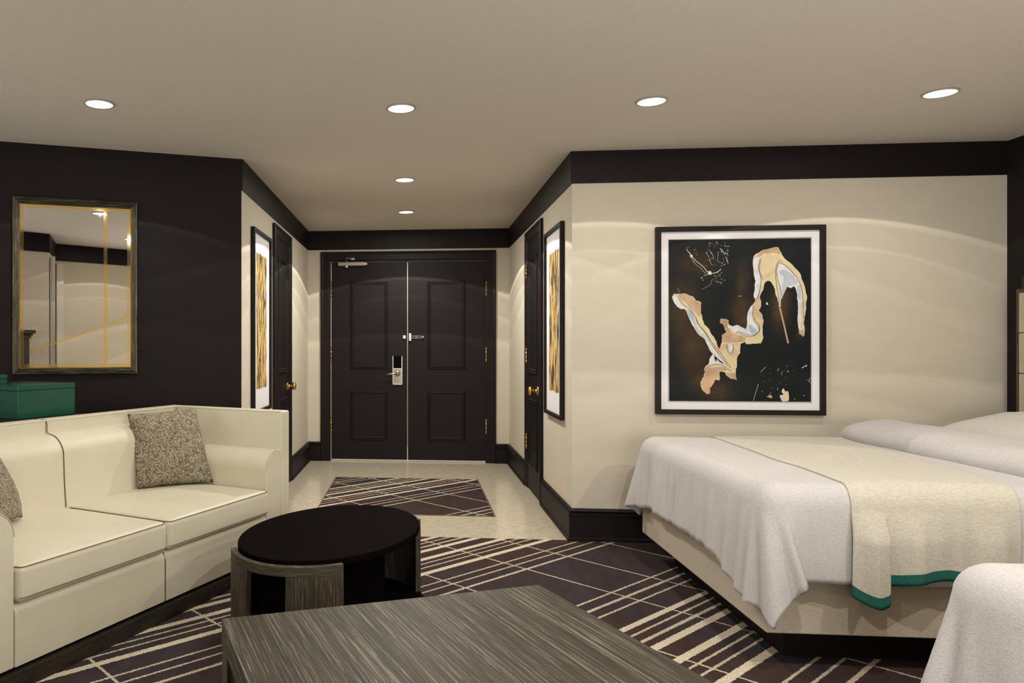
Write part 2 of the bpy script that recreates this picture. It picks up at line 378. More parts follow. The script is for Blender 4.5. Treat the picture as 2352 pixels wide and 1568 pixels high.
# side doors of the hall
def side_door(n, X, s, hinges):
    # s = +1: wall face looks to +x (left wall)
    y0, y1 = (5.885, 6.714) if s > 0 else (5.862, 6.682)
    fn = lambda y, z, d: (X - s*d, y, z)
    tr = struct(obj('trim_%d' % (7 if s > 0 else 8), ring_frame(B(), y0, y1, 0, 2.20, CAS, fn, u=True), M['dark_wood']))
    d = struct(obj(n, bx(B(), min(X, X+s*.010), max(X, X+s*.010), y0+.105, y1-.105, .005, 2.095), M['dark_wood']))
    for z0, z1 in ((.99, 1.96), (.22, .78)):
        obj('panel_moulding', ring_frame(B(), y0+.20, y1-.20, z0, z1, MOLD, lambda y, z, dd: (X+s*.010-s*dd*1.3, y, z)), M['dark_wood'], d)
    yk = 6.54 if s > 0 else 6.04
    zk = .865
    mt = Matrix.Translation((X+s*.010, yk, zk)) @ Matrix.Rotation(s*pi/2, 4, 'Y')
    b = lathe(B(), [(.036, 0), (.036, .004), (.030, .009), (.014, .012), (.0115, .03), (.017, .038), (.030, .046), (.036, .058), (.034, .068), (.024, .077), (.0001, .080)], mt, 28)
    obj('door_knob', b, M['brass'], d, True)
    if hinges:
        for z in (1.79, 1.07, .34):
            b = tube(B(), [(X+s*.024, 6.56, z), (X+s*.024, 6.56, z+.13)], .0056)
            for k in range(4): tube(b, [(X+s*.024, 6.56, z+.002+k*.033), (X+s*.024, 6.56, z+.030+k*.033)], .0068, 8)
            obj('hinge', b, M['brass'], d, True)
side_door('door_3', XL, 1, False); side_door('door_4', XR, -1, True)

# ------------------------------------------------------------ ceiling lights
SPOTS = [((-1.575, 3.636), 'recessed round ceiling light above the cream sofa, leftmost of the lit lights'),
         ((-.064, 3.851), 'recessed round ceiling light nearest the viewer in line with the entrance hall'),
         ((1.18, 3.861), 'recessed round ceiling light left of and above the large framed abstract'),
         ((2.527, 3.868), 'recessed round ceiling light above the bed at the far right'),
         ((-.065, 5.512), 'recessed round ceiling light over the middle of the entrance hall'),
         ((-.067, 6.838), 'small recessed round ceiling light closest to the entrance doors'),
         ((-1.04, 2.25), 'recessed round ceiling light seen only in the wall mirror, near its top'),
         ((-.123, .856), 'recessed round ceiling light seen only at the right edge of the mirror'),
         ((1.18, 1.75), 'recessed ceiling light behind the viewer over the foot of the near bed'),  # this and the next are invented lamps that brighten the bed aisle
         ((2.53, 1.75), 'recessed ceiling light behind the viewer over the pillows of the near bed')]
def spot(name, power, parent):
    # reflector lamp: light spread over the angle as a real downlight gives it, with its bright rim rings and a weak spill beyond
    l = bpy.data.lights.new(name, 'SPOT'); l.energy = power; l.spot_size = radians(179); l.spot_blend = .05; l.color = WARM; l.shadow_soft_size = 0
    l.use_nodes = True; t = l.node_tree; em = next(n for n in t.nodes if n.type == 'EMISSION')
    tc = t.nodes.new('ShaderNodeTexCoord'); sp = t.nodes.new('ShaderNodeSeparateXYZ'); ab = t.nodes.new('ShaderNodeMath'); ab.operation = 'ABSOLUTE'
    rp = t.nodes.new('ShaderNodeValToRGB'); t.links.new(tc.outputs['Normal'], sp.inputs[0]); t.links.new(sp.outputs[2], ab.inputs[0]); t.links.new(ab.outputs[0], rp.inputs[0])
    st = [(0, .01), (.12, .05), (.36, .12), (.402, .15), (.412, .62), (.420, .64), (.438, .44), (.526, .50), (.536, .70), (.548, .57), (.75, .60), (1, .62)]
    while len(rp.color_ramp.elements) < len(st): rp.color_ramp.elements.new(1)
    for e, (p, v) in zip(rp.color_ramp.elements, st): e.position = p; e.color = (v, v, v, 1)
    mu = t.nodes.new('ShaderNodeMath'); mu.operation = 'MULTIPLY'; mu.inputs[1].default_value = 1.6
    t.links.new(rp.outputs[0], mu.inputs[0]); t.links.new(mu.outputs[0], em.inputs['Strength'])
    o = link(bpy.data.objects.new(name, l), parent); o.location = (0, 0, -.016); return o
first = None
for i, ((x, y), lab) in enumerate(SPOTS):
    if first is None:
        t = thing('downlight', lab, 'ceiling light', (x, y, H), 0, 'recessed ceiling downlights')
        obj('trim_ring', lathe(B(), [(.0665, -.001), (.0665, -.007), (.073, -.007), (.076, -.001)], n=48), M['white_ring'], t, True)
        obj('lens', lathe(B(), [(.066, -.0005), (.066, -.005), (.0001, -.0055)], n=48), M['lens'], t)
        spot('beam', SPOT_W, t)
        first = t
    else:
        d = dup(first, (x, y, H), lab)
        if 5 < y or i >= 8:      # hall lamps are stronger, and so are the two added fills near the bed
            for ch in d.children:
                if ch.type == 'LIGHT': ch.data = ch.data.copy(); ch.data.energy *= (SPOT_HALL/SPOT_W if y > 5 else 2.6)

# ------------------------------------------------------------ mirror on the dark wall
def onwall(a, z, d): p = A0 + WD*a + WN*d; return (p.x, p.y, z)
mr = thing('wall_mirror', 'rectangular mirror in ribbed grey wood frame with gold stripes, above the green boxes', 'mirror', (A0.x+WD.x*-1.0175+WN.x*.0, A0.y+WD.y*-1.0175, 1.049), TH)
# local: x along wall, -y out of wall, z up
fn = lambda x, z, d: (x, -d, z)
o = obj('frame', ring_frame(B(), -.3585, .3585, 0, 1.063, [(0, .001), (0, .026), (.004, .030), (.009, .024), (.013, .030), (.018, .024), (.022, .030), (.027, .024), (.031, .029), (.036, .022), (.039, .020), (.039, .001)], fn), M['grey_frame'], mr)
# horizontal grain for the top and bottom members
o.data.materials.append(M['grey_x'])
for f in o.data.polygons:
    if abs(f.center.x) < .25: f.material_index = 1
obj('mirror_glass', bx(B(), -.3205, .3205, -.012, -.001, .038, 1.025), M['mirror'], mr)
fr = ring_frame(B(), -.3205, .3205, .0395, 1.0245, [(0, .0122), (0, .0132), (.0215, .0132), (.0215, .0122)], fn)
obj('gold_border', fr, M['gold'], mr)
obj('gold_stripe', bx(B(), .159, .181, -.0131, -.0122, .058, 1.006), M['gold'], mr)
b = extr(B(), [(-.268, .126), (.302, .343), (.302, .356), (-.268, .139)], lambda a, z: (a, -.0130, z), lambda a, z: (a, -.0122, z))
obj('gold_diagonal', b, M['gold'], mr)

# ------------------------------------------------------------ framed pictures in the hall and by the bed
def streaks(name, seed):
    q = N(name)
    mp = q.coord((10, 10, 1.7)); mp.node.inputs['Location'].default_value = (seed, seed*2, 0)
    f = q.noise(3.2, 4, .55, mp, .9); g = q.noise(8, 3, .6, mp)
    k = q.math('ADD', q.math('MULTIPLY', f, .7), q.math('MULTIPLY', g, .3))
    q.set(q.ramp(k, [(.42, (.012, .012, .02, 1)), (.465, (.10, .06, .03, 1)), (.50, (.55, .36, .09, 1)), (.55, (.72, .47, .10, 1)), (.60, (.60, .50, .30, 1)), (.66, (.12, .09, .05, 1))]), .7)
    return q.m
def hall_art(X, s, y0, y1, z0, z1, seed, label):
    t = thing('framed_picture', label, 'picture', (X, (y0+y1)/2, z0), 0, 'tall framed pictures of the entrance hall')
    w, h = (y1-y0)/2, z1-z0; fn = lambda y, z, d: (s*d, y, z)
    obj('frame', ring_frame(B(), -w, w, 0, h, [(0, .001), (0, .030), (.026, .030), (.026, .014), (.026, .001)], fn), M['frame_dark'], t, bevel=.002)
    a, b_ = sorted((s*.001, s*.012)); obj('mat_board', bx(B(), a, b_, -w+.025, w-.025, .025, h-.025), M['mat_board'], t)
    bm = B(); x = s*.0128; n = 40; rnd = random.Random(seed); top = []; bot = []
    for i in range(n+1):
        yy = -w+.135+(2*w-.27)*i/n; top.append((x, yy, h-.155-rnd.random()*.018)); bot.append((x, yy, .165+rnd.random()*.018))
    skin(bm, [bot, top]); skin(bm, [[(p[0]-s*.0006, p[1], p[2]) for p in bot], [(p[0]-s*.0006, p[1], p[2]) for p in top]])
    obj('print', bm, streaks('streak_print_%d' % seed, seed*3.1), t)
hall_art(XL, 1, 5.085, 5.715, .74, 2.045, 1, 'tall picture of yellow and black streaks on the left hall wall, above the sofa end')
hall_art(XR, -1, 5.045, 5.674, .728, 2.043, 2, 'tall picture of yellow and black streaks on the right hall wall beside the white bed')

pa = thing('framed_picture', 'large square abstract picture of cream and blue bands on black, dark frame, above the bed', 'picture', (1.988, YA, .798))
fn = lambda x, z, d: (x, -d, z)
obj('frame', ring_frame(B(), -.4965, .4965, 0, 1.156, [(0, .001), (0, .034), (.030, .034), (.030, .016), (.030, .001)], fn), M['frame_dark'], pa, bevel=.002)
obj('mat_board', bx(B(), -.468, .468, -.014, -.001, .028, 1.128), M['mat_board'], pa)
obj('mat_bevel', ring_frame(B(), -.422, .422, .076, 1.082, [(0, .014), (0, .0165), (.004, .0165), (.006, .014)], fn), plain('grey_bevel', (.45, .44, .42, 1), .7), pa)
# painted ground: near-black with soft brown clouds at fixed places of the print
q = N('print_ground'); sp_ = q.n('ShaderNodeSeparateXYZ'); q.L(q.coord(), sp_.inputs[0]); g = q.noise(9, 5, .7); wv = q.math('MULTIPLY', q.math('SUBTRACT', q.noise(6, 3), .5), .10); acc = None
for cx, cz, rx, rz, st in ((-.33, .62, .10, .22, .9), (-.27, .42, .09, .20, 1.0), (-.20, .22, .09, .10, .9), (.03, .58, .05, .05, 1.2), (.02, .66, .06, .12, .9), (.24, .66, .05, .13, 1.2), (-.13, .13, .10, .07, .8), (-.25, .93, .16, .10, .5), (.36, .52, .03, .04, .8), (.02, .80, .04, .12, .8)):
    dx = q.math('DIVIDE', q.math('SUBTRACT', q.math('ADD', sp_.outputs[0], wv), cx), rx); dz = q.math('DIVIDE', q.math('SUBTRACT', q.math('ADD', sp_.outputs[2], wv), cz), rz)
    e_ = q.math('POWER', 2.718, q.math('MULTIPLY', q.math('ADD', q.math('MULTIPLY', dx, dx), q.math('MULTIPLY', dz, dz)), -1.2)); e_ = q.math('MULTIPLY', e_, st)
    acc = e_ if acc is None else q.math('MAXIMUM', acc, e_)
acc = q.math('MULTIPLY', acc, q.math('ADD', q.math('MULTIPLY', g, .9), .45))
gr = q.ramp(g, [(.3, (.0035, .0055, .0065, 1)), (.7, (.008, .0105, .0115, 1))]); q.set(q.mix(acc, gr, (.060, .037, .015, 1)), .6); q.b.inputs['Specular IOR Level'].default_value = .2; M['ink'] = q.m
def blotch(name, a, b_, c, sc=7): 
    q = N(name); f = q.noise(sc, 3, .55, None, .5); q.set(q.ramp(f, [(.36, a), (.5, b_), (.66, c)]), .65); return q.m
ART = [M['ink'], blotch('sand_ink', (.55, .38, .25, 1), (.66, .55, .33, 1), (.70, .64, .38, 1)), blotch('ice_ink', (.50, .56, .60, 1), (.70, .70, .72, 1), (.62, .66, .66, 1), 12),
       blotch('slate_ink', (.36, .42, .50, 1), (.44, .50, .56, 1), (.52, .56, .60, 1), 9), blotch('clay_ink', (.42, .25, .17, 1), (.50, .32, .21, 1), (.58, .38, .22, 1)),
       blotch('rust_ink', (.38, .23, .13, 1), (.48, .32, .19, 1), (.56, .41, .27, 1)), plain('line_ink', (.12, .10, .11, 1), .7), plain('chalk_ink', (.62, .60, .50, 1), .7), blotch('halo_ink', (.03, .02, .01, 1), (.045, .028, .012, 1), (.06, .038, .015, 1), 5)]
def ap(X, Y, k):
    px, py = 1540+X/6.9176, 530+Y/6.9176
    return Vector((-.418+(px-1535)/323*.834, -.0150-k*.0003, 1.079-(py-549)/373*.998))
def chaikin(p, closed=True):
    out = []; n = len(p)
    for i in range(n if closed else n-1):
        a, b_ = p[i], p[(i+1) % n]; out += [(a[0]*.75+b_[0]*.25, a[1]*.75+b_[1]*.25), (a[0]*.25+b_[0]*.75, a[1]*.25+b_[1]*.75)]
    return out if closed else [p[0]]+out+[p[-1]]
abm = B()
rag = random.Random(3)
def poly(pts, mi, k, it=1):
    if it:      # torn-looking edge: midpoint displacement, then one rounding
        for _ in range(2 if len(pts) > 9 else 1):
            out = []; n = len(pts)
            for i in range(n):
                a, b_ = pts[i], pts[(i+1) % n]; dx, dy = b_[0]-a[0], b_[1]-a[1]; m = max(-10, min(10, (rag.random()-.5)*.22*hypot(dx, dy))); l = hypot(dx, dy) or 1
                out += [a, ((a[0]+b_[0])/2-dy/l*m, (a[1]+b_[1])/2+dx/l*m)]
            pts = out
        pts = chaikin(pts)
    P = [ap(x, y, k) for x, y in pts]
    V = [abm.verts.new(p) for p in P]
    for tri in tessellate_polygon([[Vector((p.x, p.z, 0)) for p in P]]):
        try: abm.faces.new([V[i] for i in tri]).material_index = mi
        except ValueError: pass
def line(pts, w, mi, k, it=1):
    for _ in range(it): pts = chaikin(pts, False)
    L_, R_ = [], []
    for i, p in enumerate(pts):
        a, b_ = pts[max(i-1, 0)], pts[min(i+1, len(pts)-1)]; dx, dy = b_[0]-a[0], b_[1]-a[1]; l = hypot(dx, dy) or 1
        L_.append(ap(p[0]-dy/l*w/2, p[1]+dx/l*w/2, k)); R_.append(ap(p[0]+dy/l*w/2, p[1]-dx/l*w/2, k))
    skin(abm, [L_, R_], mi=mi)
poly([(-33, 133), (2200, 118), (2212, 2712), (-25, 2712)], 0, 0, 0)
MAIN = [(1305,440),(1320,400),(1440,320),(1540,300),(1640,268),(1685,272),(1720,330),(1750,390),(1850,500),(1950,600),(2050,720),(2090,850),(2140,1040),(2130,1250),(2100,1383),(2095,1500),(2090,1690),(2020,1640),(2010,1560),(1995,1400),(2000,1300),(2000,1150),(1985,1000),(1940,880),(1900,920),(1830,900),(1800,960),(1740,1100),(1738,1218),(1700,1212),(1700,1150),(1650,1010),(1620,880),(1580,820),(1540,800),(1500,820),(1460,950),(1410,1080),(1430,1200),(1390,1270),(1450,1350),(1465,1420),(1450,1540),(1460,1680),(1430,1790),(1250,1805),(1180,1800),(1190,1770),(1105,1795),(1100,1950),(1060,2000),(1050,2150),(1030,2260),(1050,2380),(950,2350),(880,2300),(870,2260),(780,2240),(775,2380),(700,2370),(680,2430),(620,2500),(620,2590),(580,2600),(510,2540),(480,2450),(500,2350),(540,2260),(530,2200),(600,2120),(610,2040),(670,1960),(600,1850),(550,1740),(400,1590),(330,1450),(290,1380),(220,1240),(150,1240),(60,1150),(20,1040),(50,995),(120,995),(250,1000),(350,1040),(410,1110),(490,1140),(475,1300),(500,1400),(530,1480),(610,1560),(650,1650),(700,1720),(730,1800),(780,1880),(810,1780),(805,1660),(880,1620),(850,1530),(820,1480),(780,1470),(790,1400),(870,1400),(915,1420),(920,1480),(980,1520),(1060,1500),(1190,1570),(1210,1450),(1210,1350),(1270,1200),(1340,1110),(1310,1050),(1330,900),(1340,800),(1310,700),(1305,600)]
poly(MAIN, 1, 2)
poly([(20,1040),(60,1150),(150,1240),(220,1240),(290,1380),(400,1590),(550,1740),(600,1850),(700,1990),(800,2100),(900,2150),(760,1960),(670,1850),(560,1650),(440,1540),(390,1400),(330,1280),(180,1180),(110,1060),(60,1030)], 2, 3)
poly([(240,1250),(330,1260),(380,1400),(420,1530),(520,1680),(470,1660),(390,1560),(320,1400)], 3, 4)
poly([(1308,440),(1405,440),(1375,600),(1425,750),(1405,900),(1355,1085),(1310,1050),(1330,900),(1340,800),(1310,700),(1305,600)], 2, 3)
poly([(880,1500),(980,1520),(1060,1500),(1190,1570),(1210,1450),(1210,1350),(1270,1200),(1330,1140),(1290,1300),(1290,1400),(1370,1500),(1390,1600),(1270,1680),(1230,1690),(1060,1590),(1020,1630),(940,1540),(890,1540)], 2, 3)
poly([(1240,1480),(1370,1580),(1360,1620),(1280,1640),(1230,1540)], 3, 4)
poly([(1710,530),(1790,570),(1900,680),(2030,820),(2050,1000),(2060,1150),(2060,1383),(2050,1580),(2012,1550),(1995,1400),(2000,1300),(2000,1150),(1985,1000),(1940,890),(1900,920),(1830,900),(1800,960),(1720,1170),(1705,1130),(1740,950),(1690,750),(1670,650)], 2, 3)
poly([(1715,640),(1790,625),(1900,700),(2010,830),(1940,870),(1880,880),(1830,900),(1750,1060),(1760,900),(1780,740),(1720,690)], 3, 4)
poly([(1985,900),(2035,850),(2045,1090),(2000,1080)], 3, 4)
poly([(540,2210),(620,2170),(740,2160),(880,2180),(860,2215),(760,2250),(775,2375),(700,2370),(680,2430),(620,2500),(615,2585),(580,2595),(515,2540),(485,2450),(505,2350),(545,2260)], 4, 3)
poly([(612,2100),(640,2000),(690,1960),(790,2070),(860,2130),(740,2110),(620,2150)], 2, 3)
poly([(685,1990),(735,2030),(730,2085),(705,2060)], 0, 5)
poly([(808,1660),(880,1620),(850,1530),(820,1480),(780,1470),(790,1400),(870,1400),(915,1440),(890,1520),(960,1620),(1050,1660),(1180,1700),(1190,1740),(1100,1768),(810,1775)], 5, 3)
poly([(120,1005),(250,1000),(350,1040),(410,1110),(485,1145),(470,1300),(490,1390),(400,1300),(280,1190),(170,1100)], 5, 3)
poly([(1320,430),(1440,322),(1540,302),(1640,272),(1680,275),(1740,390),(1600,360),(1480,365),(1400,430)], 5, 3)
poly([(875,2262),(1030,2262),(1045,2372),(950,2345),(885,2300)], 5, 3)
poly([(2015,1600),(2088,1560),(2088,1685),(2025,1640)], 5, 3)
poly([(1702,1222),(1735,1230),(1862,1785),(1835,1792),(1760,1450)], 4, 3, 0)
for pts in ([(110,1040),(180,1160),(290,1240),(380,1330),(440,1490),(560,1630),(640,1800),(760,1960),(900,2140)], [(400,1400),(430,1480),(560,1620),(660,1790),(800,1950),(950,2180)], [(1410,450),(1375,600),(1430,760),(1415,930),(1370,1080)], [(1430,450),(1390,610),(1450,780)],
            [(1300,1180),(1295,1400),(1400,1540),(1390,1620),(1260,1680),(1080,1590),(1020,1640)], [(1320,1380),(1410,1520),(1405,1620),(1240,1705),(1090,1620)], [(1735,1180),(1740,980),(1670,720),(1670,590),(1710,500),(1850,590),(2010,780),(2080,1000),(2085,1400)], [(1715,1150),(1655,800),(1650,600),(1700,480),(1760,500)],
            [(905,1810),(880,1850),(920,1950),(960,1970),(1000,1850),(980,1800)], [(540,2200),(640,2130),(800,2120),(880,2170)], [(850,2220),(900,2190),(960,2230)]):
    line(pts, 7, 6, 6)
poly([(900,1800),(980,1810),(960,1940),(930,1920)], 2, 5)
for pts, w in (([(250,290),(330,390),(400,480),(460,520),(540,590),(580,660),(680,680),(740,660),(800,610)], 13), ([(330,430),(400,540),(470,580),(530,660),(610,700)], 6), ([(560,345),(600,400),(640,520),(660,550)], 6), ([(600,300),(670,370),(680,450)], 5),
               ([(720,170),(750,220)], 8), ([(780,280),(830,330),(860,380)], 12), ([(870,420),(890,450),(910,520)], 12), ([(740,430),(750,500),(810,510),(850,550)], 5), ([(760,330),(740,440)], 5), ([(500,930),(640,860),(660,760)], 4), ([(110,910),(140,980)], 5), ([(700,750),(820,660)], 4), ([(700,800),(820,830)], 5),
               ([(1070,1045),(1120,1038)], 9), ([(1500,2160),(1420,2245)], 7), ([(1385,2430),(1305,2700)], 7), ([(1760,2230),(1745,2290)], 6), ([(1850,2215),(1835,2240)], 10), ([(2060,2180),(2140,2130)], 16), ([(2200,2330),(2160,2380),(2205,2415)], 7)):
    line(pts, w*.7, 7, 3)
poly([(1500,1160),(1520,1130),(1545,1175),(1510,1185)], 7, 3); poly([(300,370),(350,380),(345,430),(310,420)], 7, 4); poly([(590,640),(640,640),(650,700),(600,700)], 7, 4)
poly([(1520,2640),(1560,2585),(1610,2630),(1580,2660)], 5, 3); poly([(1745,2560),(1770,2495),(1800,2550),(1850,2540),(1860,2700),(1760,2710),(1710,2620),(1780,2600)], 1, 3); poly([(1715,2620),(1780,2620),(1770,2700),(1740,2690)], 2, 4)
for (xa, xb, ya, yb, n_) in ((560, 920, 190, 560, 60), (240, 420, 250, 520, 16), (480, 860, 640, 860, 20), (1400, 2180, 2080, 2680, 34)):
    for _ in range(n_):
        px, py, w = rag.uniform(xa, xb), rag.uniform(ya, yb), rag.choice((3, 4, 5, 7, 9))
        poly([(px-w, py), (px, py-w*rag.uniform(.5, 1.4)), (px+w, py), (px, py+w)], 7, 4, 0)
obj('print', abm, ART, pa)

# ------------------------------------------------------------ sofa
SO = Vector((-1.029, 3.425)); SR = radians(67.4)
sf = thing('sofa', 'cream leather two-cushion sofa with a high wrap-around back, in front of the mirror wall', 'sofa', (SO.x, SO.y, 0), SR)
T0, T1, TL, TR_, TM, SB = -1.20, .85, -.975, .62, -.19, .85
obj('plinth', box(T0+.005, T1-.01, -.012, SB-.05, 0, .066), M['grey_dark'], sf, bevel=.002)
obj('base_recess', box(T0+.03, T1-.03, .02, SB-.04, .066, .085), M['black'], sf)
def roundprof(s0, s1, z0, z1, r, n=8, back=True):
    p = [(s0, z0)]
    for i in range(n+1): a = pi/2*i/n; p.append((s0+r-r*cos(a), z1-r+r*sin(a)))
    return p+[(s1, z1), (s1, z0)]
for a, b_ in ((TL+.002, TM-.002), (TM+.002, TR_-.002)):
    pr = roundprof(0, .66, .08, .305, .035)
    o = obj('base_front', extr(B(), pr, lambda s, z: (a, s, z), lambda s, z: (b_, s, z)), M['leather'], sf, bevel=.004)
    # seat cushion, crowned
    bm = B(); bmesh.ops.create_grid(bm, x_segments=14, y_segments=12, size=.5)
    w = b_-a-.002; top = {}
    for v in bm.verts: v.co = ((a+b_)/2+v.co.x*w, .325+v.co.y*.69, .440+.014*(1-(2*v.co.x)**4)*(1-(2*v.co.y)**4))
    g = bmesh.ops.extrude_face_region(bm, geom=bm.faces[:])
    for e in g['geom']:
        if isinstance(e, bmesh.types.BMVert): e.co.z = .306
    cu = obj('seat_cushion', bm, M['leather'], sf, bevel=.026, seg=6)
    pp = B(); r = .018; zt = .4405
    tube(pp, [(a+.004, .60, zt-.004), (a+.006, .02, zt-.006), (a+.012, -.008, zt-.006), (a+r+.01, -.018, zt-.006), (b_-r-.01, -.018, zt-.006), (b_-.012, -.008, zt-.006), (b_-.006, .02, zt-.006), (b_-.004, .60, zt-.004)], .0022, 6)
    tube(pp, [(a+.006, .1, .326), (a+.010, -.014, .326), (a+.03, -.0215, .326), (b_-.03, -.0215, .326), (b_-.010, -.014, .326), (b_-.006, .1, .326)], .0018, 6)
    obj('piping', pp, M['piping'], cu)
# backrest pads: rolled top
def backprof():
    p = [(.600, .30), (.625, .44), (.635, .55), (.640, .66)]
    for i in range(1, 9): ang = pi/2*i/8; p.append((.745-.105*cos(ang), .680+.105*sin(ang)))
    return p+[(.775, .786), (.775, .30)]
for a, b_ in ((TL-.09, TM-.0025), (TM+.0025, TR_+.09)):
    obj('back_pad', extr(B(), backprof(), lambda s, z: (a, s, z), lambda s, z: (b_, s, z)), M['leather'], sf, bevel=.003)
tb = B(); tube(tb, [(TM, s-.001, z+.001) for s, z in backprof()[1:-2]]+[(TM, .757, .80), (TM, .757, .835), (TM, .775, .853), (TM, .80, .8545)], .0022, 6)
obj('seam', tb, M['piping'], sf)
obj('seam', tube(B(), [(TM, -.001, .082), (TM, -.001, .26), (TM, .012, .30)], .0018, 6), M['piping'], sf)
# high outer shell: back and two wings, with rolled-over rim
def shell(t0, t1, s0, s1, nm): return obj(nm, box(t0, t1, s0, s1, .08, .855), M['leather'], sf, bevel=.010, seg=3)
shell(T0, TM-.0015, .76, SB, 'back_shell'); shell(TM+.0015, T1, .76, SB, 'back_shell')
shell(.765, T1, 0, .7585, 'wing'); shell(T0, T0+.085, 0, .7585, 'wing')
def armprof(m):   # (t, z) quarter-round arm
    p = [(TR_, .08), (TR_, .545)]
    for i in range(1, 9): ang = pi/2*i/8; p.append((TR_+.10-.10*cos(ang), .545+.10*sin(ang)))
    p += [(.763, .645), (.763, .08)]
    return p if m else [(T0+T1-t-.005, z) for t, z in p]
for m in (1, 0):
    ar = obj('arm', extr(B(), armprof(m), lambda t, z: (t, .002, z), lambda t, z: (t, .75, z)), M['leather'], sf, bevel=.006, seg=3)
    pr = armprof(m)
    obj('arm_piping', tube(B(), [(t, .0035, z) for t, z in pr[1:10]], .0028, 6), plain('cream_cord', (.5, .43, .3, 1), .6), ar)
def rim(pts): return obj('rim_piping', tube(B(), pts, .003, 6), M['leather'], sf)
rim([(T0+.086, .005, .851), (T0+.086, .760, .851), (.765, .760, .851), (.765, .005, .851)])

def cushion(name, label, BLc, BRc, TLc, TRc, T, group, mat):
    BLc, BRc, TLc, TRc = map(Vector, (BLc, BRc, TLc, TRc)); c = (BLc+BRc+TLc+TRc)/4
    X = ((BRc-BLc)+(TRc-TLc)).normalized(); Y0 = ((TLc-BLc)+(TRc-BRc)); Z = X.cross(Y0).normalized(); Y = Z.cross(X)
    mt = Matrix((X, Y, Z)).transposed().to_4x4(); mt.translation = c; inv = mt.inverted()
    P = [inv @ p for p in (BLc, BRc, TLc, TRc)]; n = 26; bm = B(); V = {}
    for sgn in (1, -1):
        for i in range(n+1):
            for j in range(n+1):
                u, v = -1+2*i/n, -1+2*j/n
                edge = i in (0, n) or j in (0, n)
                if edge and sgn == -1: V[sgn, i, j] = V[1, i, j]; continue
                k = .035 if mat is M['tweed'] else .055
                uu, vv = u*(1-k*(1-v*v)), v*(1-k*(1-u*u))
                a, b_ = (uu+1)/2, (vv+1)/2
                p = P[0]*(1-a)*(1-b_)+P[1]*a*(1-b_)+P[2]*(1-a)*b_+P[3]*a*b_
                th = T*((1-abs(u)**2.6)*(1-abs(v)**2.6))**.55
                w = .006*noise.noise(Vector((u*2.1+T*9, v*2.1, sgn)))+.004*noise.noise(Vector((u*5, v*5, sgn*3)))
                p = p+Vector((0, 0, sgn*(th+(w if not edge else 0))))
                if edge: p += Vector((noise.noise(Vector((u*4, v*4, 0)))*.006, noise.noise(Vector((u*4, v*4, 9)))*.006, 0))
                V[sgn, i, j] = bm.verts.new(p)
        for i in range(n):
            for j in range(n):
                bm.faces.new([V[sgn, i, j], V[sgn, i+1, j], V[sgn, i+1, j+1], V[sgn, i, j+1]])
    o = obj(name, bm, mat, None, True); o.matrix_world = mt
    o['label'] = label; o['category'] = 'cushion' if name != 'pillow' else 'pillow'
    if group: o['group'] = group
    return o, P
cushion('throw_cushion', 'square woven grey-beige tweed cushion leaning in the right corner of the sofa', (-1.475, 3.895, .455), (-1.12, 4.12, .455), (-1.565, 3.985, .845), (-1.255, 4.235, .860), .074, 'tweed cushions on the sofa', M['tweed'])
cushion('throw_cushion', 'square woven grey-beige tweed cushion at the left end of the sofa, cut by the frame', (-1.66, 2.80, .49), (-1.735, 3.19, .458), (-1.86, 2.78, .86), (-1.93, 3.17, .83), .074, 'tweed cushions on the sofa', M['tweed'])

# ------------------------------------------------------------ console and green boxes behind the sofa
cn = thing('console_table', 'dark wood console table standing behind the sofa under the mirror', 'table', (SO.x, SO.y, 0), SR)
obj('tabletop', box(-1.05, .26, .87, 1.44, .80, .84), M['dark_wood'], cn, bevel=.003)
for x in (-1.0, .20):
    for y in (.90, 1.38): obj('leg', box(x-.03, x+.03, y-.03+.01, y+.03+.01, 0, .80), M['dark_wood'], cn, bevel=.003)
obj('apron', box(-.97, .17, .895, 1.405, .70, .80), M['dark_wood'], cn)
def gbox(label, x, y, z, w, d, h, lid):
    p = SO+Vector((cos(SR), sin(SR)))*x+Vector((-sin(SR), cos(SR)))*y
    t = thing('storage_box', label, 'box', (p.x, p.y, z), SR, 'green lacquered boxes behind the sofa')
    obj('body', box(0, w, 0, d, 0, h-lid-.002), M['green'], t, bevel=.0015)
    obj('lid', box(-.001, w+.001, -.001, d+.001, h-lid, h), M['green'], t, bevel=.0015)
    obj('inner_lip', box(.003, w-.003, .003, d-.003, h-lid-.006, h-lid+.003), M['black'], t)
gbox('large glossy green lidded box on the console behind the sofa', -.142, 1.030, .8405, .375, .40, .173, .027)
gbox('smaller green box stacked on top of the large green one at the left edge', -.135, 1.25, 1.0145, .10, .16, .050, .022)

# ------------------------------------------------------------ oval coffee table
ct = thing('oval_coffee_table', 'oval coffee table with black-brown top and curved grey wood panels, beside the sofa', 'table', (-.36, 3.343, 0), radians(69))
def el(a, b_, ph): return (a*cos(radians(ph)), b_*sin(radians(ph)))
def elslab(a, b_, z0, z1, n=72): return prism(B(), [el(a, b_, 360*i/n) for i in range(n)], z0, z1)
obj('tabletop', elslab(.535, .360, .372, .400), M['espresso'], ct, bevel=.003, angle=50)
def arc(bm, p0, p1, ri, ro, z0, z1, n=None, mi=0):
    n = n or max(3, int(abs(p1-p0)/3)); out = []; inn = []
    rings = []
    for i in range(n+1):
        ph = p0+(p1-p0)*i/n; xo, yo = el(.535+ro, .360+ro, ph); xi, yi = el(.535+ri, .360+ri, ph)
        rings.append([(xo, yo, z0), (xo, yo, z1), (xi, yi, z1), (xi, yi, z0)])
    return skin(bm, rings, True, True, mi)
